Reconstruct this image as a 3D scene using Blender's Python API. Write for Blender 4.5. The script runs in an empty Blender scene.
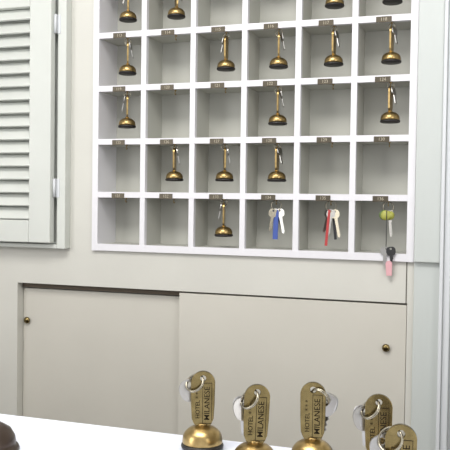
import bpy, bmesh, math, random
from mathutils import Matrix, Vector
random.seed(7)
scene=bpy.context.scene
scene.view_settings.view_transform='Standard'
def s2l(c): return tuple(((v/255)/12.92 if v/255<=.04045 else ((v/255+.055)/1.055)**2.4) for v in c)
def mat(name,rgb,rough=.5,metal=0,noise=0,nscale=20,bump=0,bscale=200,rgb2=None,spec=.5,trans=0,coat=0):
    m=bpy.data.materials.new(name);m.use_nodes=True;nt=m.node_tree
    b=nt.nodes['Principled BSDF'];c=s2l(rgb)
    b.inputs['Base Color'].default_value=(*c,1);b.inputs['Roughness'].default_value=rough;b.inputs['Metallic'].default_value=metal
    b.inputs['Specular IOR Level'].default_value=spec;b.inputs['Transmission Weight'].default_value=trans
    b.inputs['Coat Weight'].default_value=coat
    tc=nt.nodes.new('ShaderNodeTexCoord')
    if rgb2 is None and noise: rgb2=tuple(v*(1-noise) for v in rgb)
    if rgb2 is not None:
        n=nt.nodes.new('ShaderNodeTexNoise');n.inputs['Scale'].default_value=nscale;n.inputs['Detail'].default_value=5
        r=nt.nodes.new('ShaderNodeValToRGB');r.color_ramp.elements[0].position=.35;r.color_ramp.elements[1].position=.65
        r.color_ramp.elements[0].color=(*s2l(rgb2),1);r.color_ramp.elements[1].color=(*c,1)
        nt.links.new(tc.outputs['Object'],n.inputs['Vector']);nt.links.new(n.outputs['Fac'],r.inputs['Fac']);nt.links.new(r.outputs['Color'],b.inputs['Base Color'])
    if bump:
        n=nt.nodes.new('ShaderNodeTexNoise');n.inputs['Scale'].default_value=bscale
        bp=nt.nodes.new('ShaderNodeBump');bp.inputs['Strength'].default_value=bump;bp.inputs['Distance'].default_value=.001
        nt.links.new(tc.outputs['Object'],n.inputs['Vector']);nt.links.new(n.outputs['Fac'],bp.inputs['Height']);nt.links.new(bp.outputs['Normal'],b.inputs['Normal'])
    return m
M=dict(
 wall=mat('painted_wall_grey_white',(210,209,201),.55,noise=.02,nscale=6,bump=.15,bscale=120),
 door=mat('cabinet_door_paint',(206,203,193),.5,noise=.02,nscale=5,bump=.1,bscale=90),
 shut=mat('shutter_paint',(211,214,208),.5,noise=.02,nscale=8),
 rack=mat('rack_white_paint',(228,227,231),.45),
 rackshade=mat('rack_inner_shade',(188,188,180),.6),  # rack white darkened, cubby shade put into the colour
 trim=mat('trim_paint',(198,203,200),.45),
 trimw=mat('trim_white_paint',(216,219,222),.45),
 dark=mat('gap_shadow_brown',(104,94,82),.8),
 seam=mat('seam_dark',(95,92,84),.8),
 counter=mat('counter_white_stone',(224,227,237),.3,rgb2=(212,216,229),nscale=60),
 desk=mat('desk_wood',(120,98,80),.45,noise=.3,nscale=6),
 floor=mat('floor_tile',(142,140,136),.4,noise=.1,nscale=4),
 ceil=mat('ceiling_paint',(238,238,238),.7),
 sidew=mat('side_wall_paint',(206,205,202),.7),
 brass=mat('aged_brass',(182,157,106),.3,1,rgb2=(154,130,84),nscale=120),
 brassd=mat('tag_brass',(138,122,82),.27,1,rgb2=(112,98,64),nscale=90,bump=.12,bscale=300),
 rubber=mat('black_rubber',(28,24,22),.5),
 steel=mat('key_steel',(180,178,174),.28,1),
 ring=mat('split_ring_steel',(158,152,136),.25,1),
 ink=mat('engraved_ink',(38,31,20),.8,spec=.1),
 label=mat('label_bronze',(84,77,64),.4,.5),
 lightink=mat('label_number_ink',(180,172,152),.6),
 bronze=mat('dark_bronze',(74,62,54),.3,.6),
 blue=mat('blue_plastic',(60,85,160),.4),
 red=mat('red_plastic',(180,60,60),.4),
 lime=mat('lime_plastic',(165,166,78),.45),
 green=mat('green_plastic',(96,120,70),.45),
 pink=mat('pink_plastic',(222,170,176),.45),
 black=mat('black_plastic',(40,40,42),.5),
 pane=mat('patterned_pane',(165,178,198),.25,rgb2=(112,126,152),nscale=55,bump=.4,bscale=60),
)
class B:
    def __init__(s): s.bm=bmesh.new();s.mats=[]
    def mi(s,m):
        if m not in s.mats:s.mats.append(m)
        return s.mats.index(m)
    def _set(s,faces,m,smooth=False):
        i=s.mi(m)
        for f in faces:f.material_index=i;f.smooth=smooth
    def box(s,x0,x1,y0,y1,z0,z1,m,bev=0,mtx=None):
        T=Matrix.Translation(((x0+x1)/2,(y0+y1)/2,(z0+z1)/2))@Matrix.Diagonal((x1-x0,y1-y0,z1-z0,1))
        if mtx is not None:T=mtx@T
        r=bmesh.ops.create_cube(s.bm,size=1,matrix=T);vs=r['verts']
        fs=set(f for v in vs for f in v.link_faces)
        if bev:
            es=list(set(e for v in vs for e in v.link_edges))
            rr=bmesh.ops.bevel(s.bm,geom=es,offset=bev,segments=2,affect='EDGES',profile=.5)
            fs=set(f for f in fs if f.is_valid)|set(rr['faces'])
        s._set(fs,m)
    def lathe(s,prof,m,mtx=None,seg=32):
        mtx=mtx or Matrix();rings=[]
        for r,z in prof:
            if r<1e-6: rings.append([s.bm.verts.new(mtx@Vector((0,0,z)))])
            else: rings.append([s.bm.verts.new(mtx@Vector((r*math.cos(2*math.pi*k/seg),r*math.sin(2*math.pi*k/seg),z))) for k in range(seg)])
        fs=[]
        for a,b in zip(rings,rings[1:]):
            for k in range(seg):
                k2=(k+1)%seg
                if len(a)==1 and len(b)==1: continue
                if len(a)==1: fs.append(s.bm.faces.new((a[0],b[k2],b[k])))
                elif len(b)==1: fs.append(s.bm.faces.new((a[k],a[k2],b[0])))
                else: fs.append(s.bm.faces.new((a[k],a[k2],b[k2],b[k])))
        s._set(fs,m,True);bmesh.ops.recalc_face_normals(s.bm,faces=fs)
    def torus(s,c,u,v,R,r,m,a0=0,a1=2*math.pi,seg=32,ss=8):
        c=Vector(c);u=Vector(u).normalized();v=(Vector(v)-u*Vector(v).dot(u)).normalized();w=u.cross(v)
        closed=abs(a1-a0)>=2*math.pi-1e-4;n=seg if closed else seg+1;rings=[]
        for k in range(n):
            a=a0+(a1-a0)*k/seg;d=u*math.cos(a)+v*math.sin(a)
            rings.append([s.bm.verts.new(c+d*R+(d*math.cos(2*math.pi*j/ss)+w*math.sin(2*math.pi*j/ss))*r) for j in range(ss)])
        fs=[]
        for k in range(n if closed else n-1):
            a=rings[k];b=rings[(k+1)%n]
            for j in range(ss): fs.append(s.bm.faces.new((a[j],b[j],b[(j+1)%ss],a[(j+1)%ss])))
        if not closed:
            fs.append(s.bm.faces.new(rings[0]));fs.append(s.bm.faces.new(rings[-1]))
        s._set(fs,m,True);bmesh.ops.recalc_face_normals(s.bm,faces=fs)
    def plate(s,outer,holes,th,m,mtx):
        bm=s.bm;edges=[];vs=[]
        for loop in [outer]+holes:
            lv=[bm.verts.new(mtx@Vector((x,-th/2,z))) for x,z in loop];vs+=lv
            for i in range(len(lv)): edges.append(bm.edges.new((lv[i],lv[(i+1)%len(lv)])))
        r=bmesh.ops.triangle_fill(bm,use_beauty=True,use_dissolve=False,edges=edges)
        f0=[g for g in r['geom'] if isinstance(g,bmesh.types.BMFace)]
        e=bmesh.ops.extrude_face_region(bm,geom=f0)
        nv=[g for g in e['geom'] if isinstance(g,bmesh.types.BMVert)]
        off=(mtx.to_3x3()@Vector((0,th,0)))
        bmesh.ops.translate(bm,verts=nv,vec=off)
        fs=set(f for v in vs+nv for f in v.link_faces)
        s._set(fs,m);bmesh.ops.recalc_face_normals(bm,faces=list(fs))
    def text(s,txt,size,m,mtx,ext=.00012,bold=0):
        cu=bpy.data.curves.new('t','FONT');cu.body=txt;cu.size=size;cu.extrude=ext;cu.offset=bold;cu.align_x='CENTER';cu.align_y='CENTER';cu.resolution_u=3
        ob=bpy.data.objects.new('t',cu);scene.collection.objects.link(ob)
        dg=bpy.context.evaluated_depsgraph_get();me=bpy.data.meshes.new_from_object(ob.evaluated_get(dg))
        me.transform(mtx);i=s.mi(m)
        for _ in range(len(me.materials),len(s.mats)): me.materials.append(M[m])
        for p in me.polygons: p.material_index=i;p.use_smooth=False
        s.bm.from_mesh(me);bpy.data.objects.remove(ob);bpy.data.meshes.remove(me)
    def mesh(s,name):
        me=bpy.data.meshes.new(name);s.bm.to_mesh(me);s.bm.free()
        for m in s.mats: me.materials.append(M[m])
        return me
    def obj(s,name,loc=(0,0,0),parent=None,bev=0):
        return mk(name,s.mesh(name),loc,parent=parent,bev=bev)
def mk(name,me,loc=(0,0,0),rz=0,parent=None,bev=0):
    o=bpy.data.objects.new(name,me);scene.collection.objects.link(o);o.location=loc;o.rotation_euler=(0,0,rz)
    if parent:o.parent=parent
    if bev:
        b=o.modifiers.new('bev','BEVEL');b.width=bev;b.segments=2;b.limit_method='ANGLE';b.angle_limit=math.radians(40)
    return o
def circ(cx,cz,r,n=20,a0=0,a1=2*math.pi,end=False):
    return [(cx+r*math.cos(a0+(a1-a0)*k/n),cz+r*math.sin(a0+(a1-a0)*k/n)) for k in range(n+(1 if end else 0))]

# ---------------- room shell ----------------
ZT=2.6;WY=.008
b=B()
RL,RR,RB,RT=-.0075,.6675,1.2425,1.9309
OL,OR,OB,OT=-.197,.6565,.42,1.164
b.box(-1.2,RL,WY,.16,RB,ZT,'wall')
b.box(RL,RR,WY,.16,RT,ZT,'wall')
b.box(RR,.735,WY,.16,RB,ZT,'wall')
b.box(-1.2,OL,WY,.16,0,RB,'wall')
b.box(OL,OR,WY,.16,OT,RB,'wall')
b.box(OR,.735,WY,.16,0,RB,'wall')
b.box(OL,OR,WY,.16,0,OB,'wall')
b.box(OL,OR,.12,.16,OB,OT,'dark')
b.box(.735,2.2,.05,.16,1.345,ZT,'wall')
b.box(1.5,2.2,.05,.16,0,1.345,'wall')
b.box(.735,1.5,.05,.16,0,.75,'wall')
b.obj('wall_back')
b=B();b.box(-1.3,-1.2,-3.2,.16,0,ZT,'sidew');b.obj('wall_left')
b=B();b.box(2.2,2.3,-3.2,.16,0,ZT,'sidew');b.obj('wall_right')
b=B();b.box(-1.3,2.3,-3.2,.16,-.1,0,'floor');b.obj('floor')
b=B();b.box(-1.3,2.3,-3.2,.16,ZT,ZT+.1,'ceil');b.obj('ceiling')
b=B()
b.box(.6685,.7155,-.008,WY,1.243,ZT-.3,'trim',.002)
b.box(.6685,.7155,.002,WY,.1,1.243,'trim',.001)
b.obj('trim_1')
b=B();b.box(.7155,.722,-.014,WY,.1,2.3,'trimw',.0015);b.box(.722,.735,-.006,WY,.1,2.3,'trim',.0015);b.obj('trim_2')
b=B();b.box(.6535,.6555,WY-.0006,WY,OT,RB,'seam');b.obj('trim_3')
b=B();b.box(-1.2,.735,WY-.012,WY,0,.1,'trimw');b.obj('baseboard_back')
b=B()
b.box(.735,1.5,.06,.07,.75,1.345,'pane')
b.box(.735,.742,.03,.08,.75,1.345,'trimw');b.box(1.46,1.5,.03,.08,.75,1.345,'trimw')
b.box(.742,1.46,.03,.08,.75,.78,'trimw');b.box(.742,1.46,.03,.08,1.33,1.345,'trimw')
b.obj('window_1')

# ---------------- key rack ----------------
P=.11;H=.1121;Z0=1.25;NR=6;D=.085
b=B()
t=.0056;F0=.012
ztop=Z0+NR*H+.007
for i in range(7):
    if i==0: b.box(-.0075,.0060,0,D,Z0-.0075,ztop,'rack')
    elif i==6: b.box(6*P-.006,6*P+.0075,0,D,Z0-.0075,ztop,'rack')
    else:
        b.box(i*P-t,i*P+t,.0008,F0,Z0,Z0+NR*H,'rack')
        b.box(i*P-t+.0002,i*P+t-.0002,F0,D,Z0,Z0+NR*H,'rackshade')
for j in range(NR+1):
    e=.0071 if j in(0,NR) else .0060
    b.box(-.006,6*P+.006,.0002 if j in(0,NR) else .0004,F0,Z0+j*H-e,Z0+j*H+e,'rack')
    b.box(-.006,6*P+.006,F0,D-.0005,Z0+j*H-e+.0002,Z0+j*H+e-.0002,'rackshade')
b.box(-.0075,6*P+.0075,D,D+.008,Z0-.0075,ztop,'rackshade')
rack=b.obj('key_pigeonhole_rack')
b=B()
num=100
for j in range(NR,0,-1):
    for i in range(6):
        num+=1
        x=(i+.5)*P-.001;z=Z0+j*H-.0022
        b.box(x-.0145,x+.0145,-.0014,.0004,z-.0055,z+.0055,'label',.0004)
        b.text(str(num),.0085,'lightink',Matrix.Translation((x,-.0015,z))@Matrix.Rotation(math.pi/2,4,'X'))
b.obj('number_labels',parent=rack)
b=B()
for j in range(NR,0,-1):
    for i in range(6):
        x=(i+.5)*P+.0125;z=Z0+j*H-.0061
        b.lathe([(0,0),(.0028,0),(.0028,-.0012),(.0009,-.002),(.0009,-.004),(0,-.004)],'brass',Matrix.Translation((x,.012,z)),12)
        b.torus((x,.012,z-.0068),(0,0,1),(0,-1,0),.003,.0008,'brass',0,math.pi*1.5,14,6)
b.obj('cup_hooks',parent=rack)

# ---------------- key fobs ----------------
def key(b,mtx,L=.045,m='steel',s=1):
    mtx=mtx@Matrix.Scale(s,4)
    bow=[]
    for k in range(24):
        a=2*math.pi*k/24;bow.append((.0088*math.copysign(abs(math.cos(a))**.7,math.cos(a)),-.008+.0085*math.copysign(abs(math.sin(a))**.8,math.sin(a))))
    b.plate(bow,[circ(0,-.0035,.0022,10)],.0018,m,mtx)
    bl=[(-.003,-.0155),(.003,-.0155),(.003,-.020),(.0035,-.022)]
    z=-.022;k=0
    while z>-L+.003:
        bl.append((.0035 if k%2==0 else .0018,z));z-=.0022;k+=1
    bl+=[(.001,-L),(-.003,-L+.002)]
    b.plate(bl,[],.0016,m,mtx)
def fob_body(b,mtx,detail=True):
    sg=40 if detail else 24
    b.lathe([(0,0),(.0168,0),(.0186,.0012),(.0190,.003),(.0186,.0044),(.0168,.0054)],'rubber',mtx,sg)
    dome=[(.0168,.0050),(.0180,.0056),(.0178,.0082)]
    for k in range(1,9):
        a=k/9*math.pi/2; dome.append((.0178*math.cos(a)**.9+.000,.0085+.0125*math.sin(a)))
    dome+=[(.0045,.0213),(.0040,.0225),(0,.0228)]
    b.lathe(dome,'brass',mtx,sg)
    R=.0108;zc=.0585
    o=[(-.0055,.0195),(.0055,.0195),(.0080,.0225),(.0098,.027),(.0105,.040)]
    o+=circ(0,zc,R,18,-.12,math.pi+.12,True)
    o+=[(-.0105,.040),(-.0098,.027),(-.0080,.0225)]
    b.plate(o,[circ(0,.0628,.0027,14)],.0034,'brassd' if detail else 'brass',mtx)
def near_fob(name,loc,rz,side=-1,keytilt=-.5,ringtilt=.6,nk=1,lean=0,dz=-.6,yoff=.004):
    e=bpy.data.objects.new(name,None);scene.collection.objects.link(e);e.location=loc;e.rotation_euler=(0,lean,rz);e.empty_display_size=.02
    b=B();I=Matrix();fob_body(b,I);b.obj('fob_body',parent=e,bev=.00035)
    b=B()
    rot=Matrix(((0,-1,0,0),(0,0,-1,0),(1,0,0,0),(0,0,0,1)))
    b.text('MILANESE',.0068,'ink',Matrix.Translation((.0039,-.0018,.0405))@rot,bold=.00003)
    b.text('HOTEL * * *',.0052,'ink',Matrix.Translation((-.0044,-.0018,.0405))@rot,bold=.00002)
    y0,y1=-.0020,-.0016
    for (x0,x1,z0,z1) in [(-.0003,.0001,.0225,.0585),(.0077,.0081,.0255,.0585),(-.0003,.0081,.0585,.0589),(-.0003,.0081,.0225,.0229)]:
        b.box(x0,x1,y0,y1,z0,z1,'ink')
    b.obj('engraving',parent=e)
    b=B();R=.0085
    d=Vector((side*.8,0,dz)).normalized();n=Vector((0,-1,0));per=Vector((-d.z,0,d.x))
    h=Vector((0,0,.0628));v=(n*math.cos(ringtilt)+per*math.sin(ringtilt))
    b.torus(h+d*R,d,v,R,.00075,'ring',seg=48);
    b.torus(h+d*R+d.cross(v)*.0013,d,v,R,.00075,'ring',seg=48)
    b.obj('split_ring',parent=e)
    for k in range(nk):
        b=B()
        p=h+d*(R*1.95)
        p=Vector((p.x,yoff if k==0 else .0075,p.z+.003))
        T=Matrix.Translation(p)@Matrix.Rotation(keytilt*(-side if side<0 else -1)*(1 if k==0 else .35),4,'Y')@Matrix.Rotation(.25-.5*k,4,'Z')@Matrix.Translation((0,0,.0035))
        key(b,T,L=.034,s=1.15 if k==0 else 1.0);b.obj('room_key_%d'%(k+1),parent=e,bev=.0002)
    return e
CZ=1.131
r=math.radians
near_fob('hotel_key_fob',(.575,-.861,CZ),r(18),ringtilt=.7,keytilt=-.4,dz=-.55)
near_fob('hotel_key_fob',(.633,-.893,CZ),r(22),keytilt=-.3,ringtilt=.5,lean=.03,dz=-.9,nk=2)
near_fob('hotel_key_fob',(.676,-.866,CZ),r(8),side=1,ringtilt=.8,dz=-.7,nk=2)
near_fob('hotel_key_fob',(.734,-.888,CZ),r(10),keytilt=-.3,ringtilt=.5,nk=2,dz=-.8)
near_fob('hotel_key_fob',(.761,-.969,CZ),r(6),keytilt=-.4,ringtilt=.9,dz=-.6)

def hang_mesh(i):
    b=B();rr=random.Random(i)
    T=Matrix.Translation((0,0,-.0745))
    fob_body(b,T,False)
    top=-.0745+.0628
    R=.0067
    b.torus((0,0,top+R),(0,0,1),(.25,1,0),R,.0008,'ring',seg=28,ss=6)
    s=rr.choice((-1,1))
    if rr.random()<.8:
        key(b,Matrix.Translation((s*.003,s*.0045,top+.005))@Matrix.Rotation(s*.2,4,'X')@Matrix.Rotation(rr.uniform(-.3,.3),4,'Z'),L=.034)
    return b.mesh('hanging_fob_mesh_%d'%i)
HM=[hang_mesh(i) for i in range(4)]
cx,cy=.8237,-1.523
rows={0:[2],1:[1,2,3],2:[0,3,5],3:[0,2,3,4,5],4:[0,1,4,5],5:[1,3]}
k=0
for row,cols in rows.items():
    for c in cols:
        x=(c+.5)*P+.0125;z=Z0+(row+1)*H-.0158+.0078
        va=math.atan2(cx-x,-cy)
        o=mk('hanging_key_fob',HM[k%4],(x,.012,z),rz=math.pi/2+va+random.uniform(-.3,.3));k+=1

# ---- key bunches ----
def bunch(name,c,row,items,ringR=.010):
    x=(c+.5)*P+.0125;z=Z0+(row+1)*H-.0158+.0078-.0005
    b=B();b.torus((0,0,-ringR+.001),(0,0,1),(1,.4,0),ringR,.0008,'ring',seg=28,ss=6)
    base=-2*ringR+.004
    for it in items:
        kind,m,dx,dy,tilt,L=it
        T=Matrix.Translation((dx,dy,base))@Matrix.Rotation(tilt,4,'Y')
        if kind=='key': key(b,T@Matrix.Rotation(.5,4,'Z'),L=L,m=m)
        elif kind=='tag':
            o=circ(0,-.006,.005,8,0,math.pi,True)+[(-.005,-L),(.005,-L)]
            b.plate(o,[circ(0,-.004,.0016,8)],.0025,m,T)
        elif kind=='strip':
            b.plate([(-.0025,0),(.0025,0),(.0026,-L),(-.0026,-L)],[],.0015,m,T)
        elif kind=='disc':
            b.lathe([(0,-.003),(.008,-.003),(.0095,-.001),(.0095,.001),(.008,.003),(0,.003)],m,T@Matrix.Translation((0,0,-.009))@Matrix.Rotation(math.pi/2,4,'X'),20)
        elif kind=='cord':
            b.lathe([(0,0),(.0007,0),(.0007,-L),(0,-L)],m,T,6)
        elif kind=='low':
            b.plate(circ(0,-.008,.006,10,0,math.pi,True)+[(-.005,-L),(.005,-L)],[],.004,m,T@Matrix.Translation((0,0,-.092)))
        elif kind=='lowkey': key(b,T@Matrix.Translation((0,0,-.068)),L=L,m=m)
        elif kind=='ball':
            pr=[(.0085*math.sin(math.pi*q/10),-.009-.0085*math.cos(math.pi*q/10)) for q in range(11)];pr=[(0 if a<1e-5 else a,zz) for a,zz in pr]
            b.lathe(pr,m,T,16)
    o=b.obj(name,(x,.012,z));return o
bunch('key_bunch_with_blue_tag',3,0,[('tag','blue',.002,-.006,.03,.060),('key','steel',-.004,0,-.12,.052),('key','steel',.005,.003,-.2,.050),('strip','black',-.001,.006,-.3,.045),('key','ring',-.003,-.0095,.15,.045)])
bunch('key_bunch_with_red_tag',4,0,[('key','steel',.001,-.003,.1,.05),('strip','red',-.002,-.006,.08,.070),('key','ring',.006,.002,-.2,.055),('key','steel',-.003,.003,.25,.046),('strip','black',.003,.006,-.1,.058)])
bunch('key_bunch_with_lime_fob',5,0,[('ball','lime',.004,-.004,0,.02),('key','steel',.001,.002,-.1,.05),('disc','green',-.004,-.003,.4,.04),('disc','lime',-.001,-.010,.25,.04),('cord','black',-.001,-.014,0,.085),('lowkey','steel',-.001,-.014,.02,.034),('lowkey','black',.001,-.0165,-.1,.028),('low','pink',.000,-.015,-.05,.030)])

# ---------------- sliding doors ----------------
def knob(x,y,z,par):
    b=B();b.lathe([(0,.009),(.005,.0085),(.0075,.006),(.007,.003),(.004,.002),(.004,0),(0,0)],'brassd',Matrix.Rotation(math.pi/2,4,'X'),20)
    b.obj('knob',(x,y,z),parent=par)
b=B()
b.box(OL+.001,.235,.030,.046,OB+.003,1.150,'door',.001)
d1=b.obj('cabinet_sliding_door')
b=B();b.box(.192,OR-.001,.0105,.0265,OB+.003,1.1600,'door',.001);d2=b.obj('cabinet_sliding_door')
b=B();b.box(OL,OR,.0275,.029,1.1525,OT,'dark');b.box(OL,OR,.047,.06,1.14,OT,'dark');b.obj('track_gap_shadow')  # dark strips painted in as the shadow of the door track gap
knob(-.1835,.030,1.078,d1);knob(.619,.0105,1.0775,d2)

# ---------------- louvred shutter ----------------
root=bpy.data.objects.new('louvred_shutter_cabinet',None);scene.collection.objects.link(root)
b=B()
zt=1.95
b.box(-.085,-.0645,-.015,WY,1.244,zt,'shut',.0015)
b.box(-.55,-.085,-.015,WY,1.244,1.2535,'shut',.0015)
b.box(-.55,-.085,-.015,WY,zt-.02,zt,'shut',.0015)
b.box(-.55,-.52,-.015,WY,1.2535,zt-.02,'shut',.0015)
b.box(-.52,-.085,WY-.003,WY,1.2535,zt-.02,'shut')
b.obj('casing',parent=root)
y0,y1=-.034,-.0155
b=B()
b.box(-.143,-.090,y0,y1,1.257,zt-.03,'shut',.002)
b.box(-.515,-.462,y0,y1,1.257,zt-.03,'shut',.002)
b.box(-.462,-.143,y0,y1,1.257,1.305,'shut',.0015)
b.box(-.462,-.143,y0,y1,1.762,zt-.03,'shut',.0015)
b.obj('door_frame',parent=root)
b=B();n=16;pt=(1.762-1.305)/n
for k in range(n):
    z=1.305+pt*(k+.5)
    T=Matrix.Translation((-.3025,(y0+y1)/2,z))@Matrix.Rotation(math.radians(-38),4,'X')
    b.box(-.162,.162,-.0024,.0024,-.0155,.0155,'shut',.0015,T)
b.obj('louvre_slats',parent=root)
b=B()
for z in(1.375,1.725):
    b.lathe([(0,-.02),(.003,-.02),(.003,.02),(0,.02)],'trimw',Matrix.Translation((-.0872,-.0215,z)),12)
    b.box(-.086,-.078,-.0165,-.015,z-.02,z+.02,'trimw')
b.obj('hinges',parent=root)

# ---------------- counter ----------------
b=B();b.box(-1.0,1.8,-1.42,-.828,CZ-.035,CZ,'counter',.003)
b.box(-.98,1.78,-1.36,-.87,.08,CZ-.035,'desk');b.box(-.95,1.75,-1.33,-.9,0,.08,'desk')
b.obj('reception_counter')
b=B()
b.lathe([(0,0),(.027,0),(.0275,.002),(.0265,.0045),(.024,.005),(.0245,.008),(.0235,.013),(.020,.019),(.013,.0235),(.005,.025),(.0025,.0255),(.0025,.029),(.0045,.0295),(.0045,.031),(.002,.0325),(0,.033)],'bronze',seg=40)
b.obj('service_bell',(.404,-.938,CZ))

# ---------------- lights ----------------
w=bpy.data.worlds.new('w');scene.world=w;w.use_nodes=True
w.node_tree.nodes['Background'].inputs[0].default_value=(.98,.98,1,1);w.node_tree.nodes['Background'].inputs[1].default_value=1.0
def area(n,loc,tgt,sx,sy,e,col):
    l=bpy.data.lights.new(n,'AREA');l.shape='RECTANGLE';l.size=sx;l.size_y=sy;l.energy=e;l.color=col
    o=bpy.data.objects.new(n,l);scene.collection.objects.link(o);o.location=loc
    o.rotation_euler=(Vector(tgt)-Vector(loc)).to_track_quat('-Z','Y').to_euler()
area('window_daylight',(2.1,-1.6,1.7),(.3,-.2,1.3),1.0,1.3,15,(1,.99,.98))
area('side_fill',(-1.1,-2.2,1.7),(.3,0,1.4),1.0,1.3,24,(1,.99,.98))  # added broad fill from the left front, not a real window
area('overhead_fill',(.4,-1.3,2.5),(.4,-.8,0),1.0,.6,24,(1,.98,.95))  # added soft fill from above, stands for no known lamp

# ---------------- camera ----------------
f=800;yaw,pit,rol=.3346,.0294,.0137
F=Vector((-math.sin(yaw)*math.cos(pit),math.cos(yaw)*math.cos(pit),-math.sin(pit)))
R=Vector((math.cos(yaw),math.sin(yaw),0));U=R.cross(F)
R2=R*math.cos(rol)+U*math.sin(rol);U2=-R*math.sin(rol)+U*math.cos(rol)
cam=bpy.data.cameras.new('camera');co=bpy.data.objects.new('camera',cam);scene.collection.objects.link(co)
m=Matrix((R2,U2,-F)).transposed().to_4x4();m.translation=Vector((.8237,-1.523,1.351));co.matrix_world=m
cam.sensor_width=36;cam.lens=f/450*36;cam.clip_start=.02
scene.camera=co
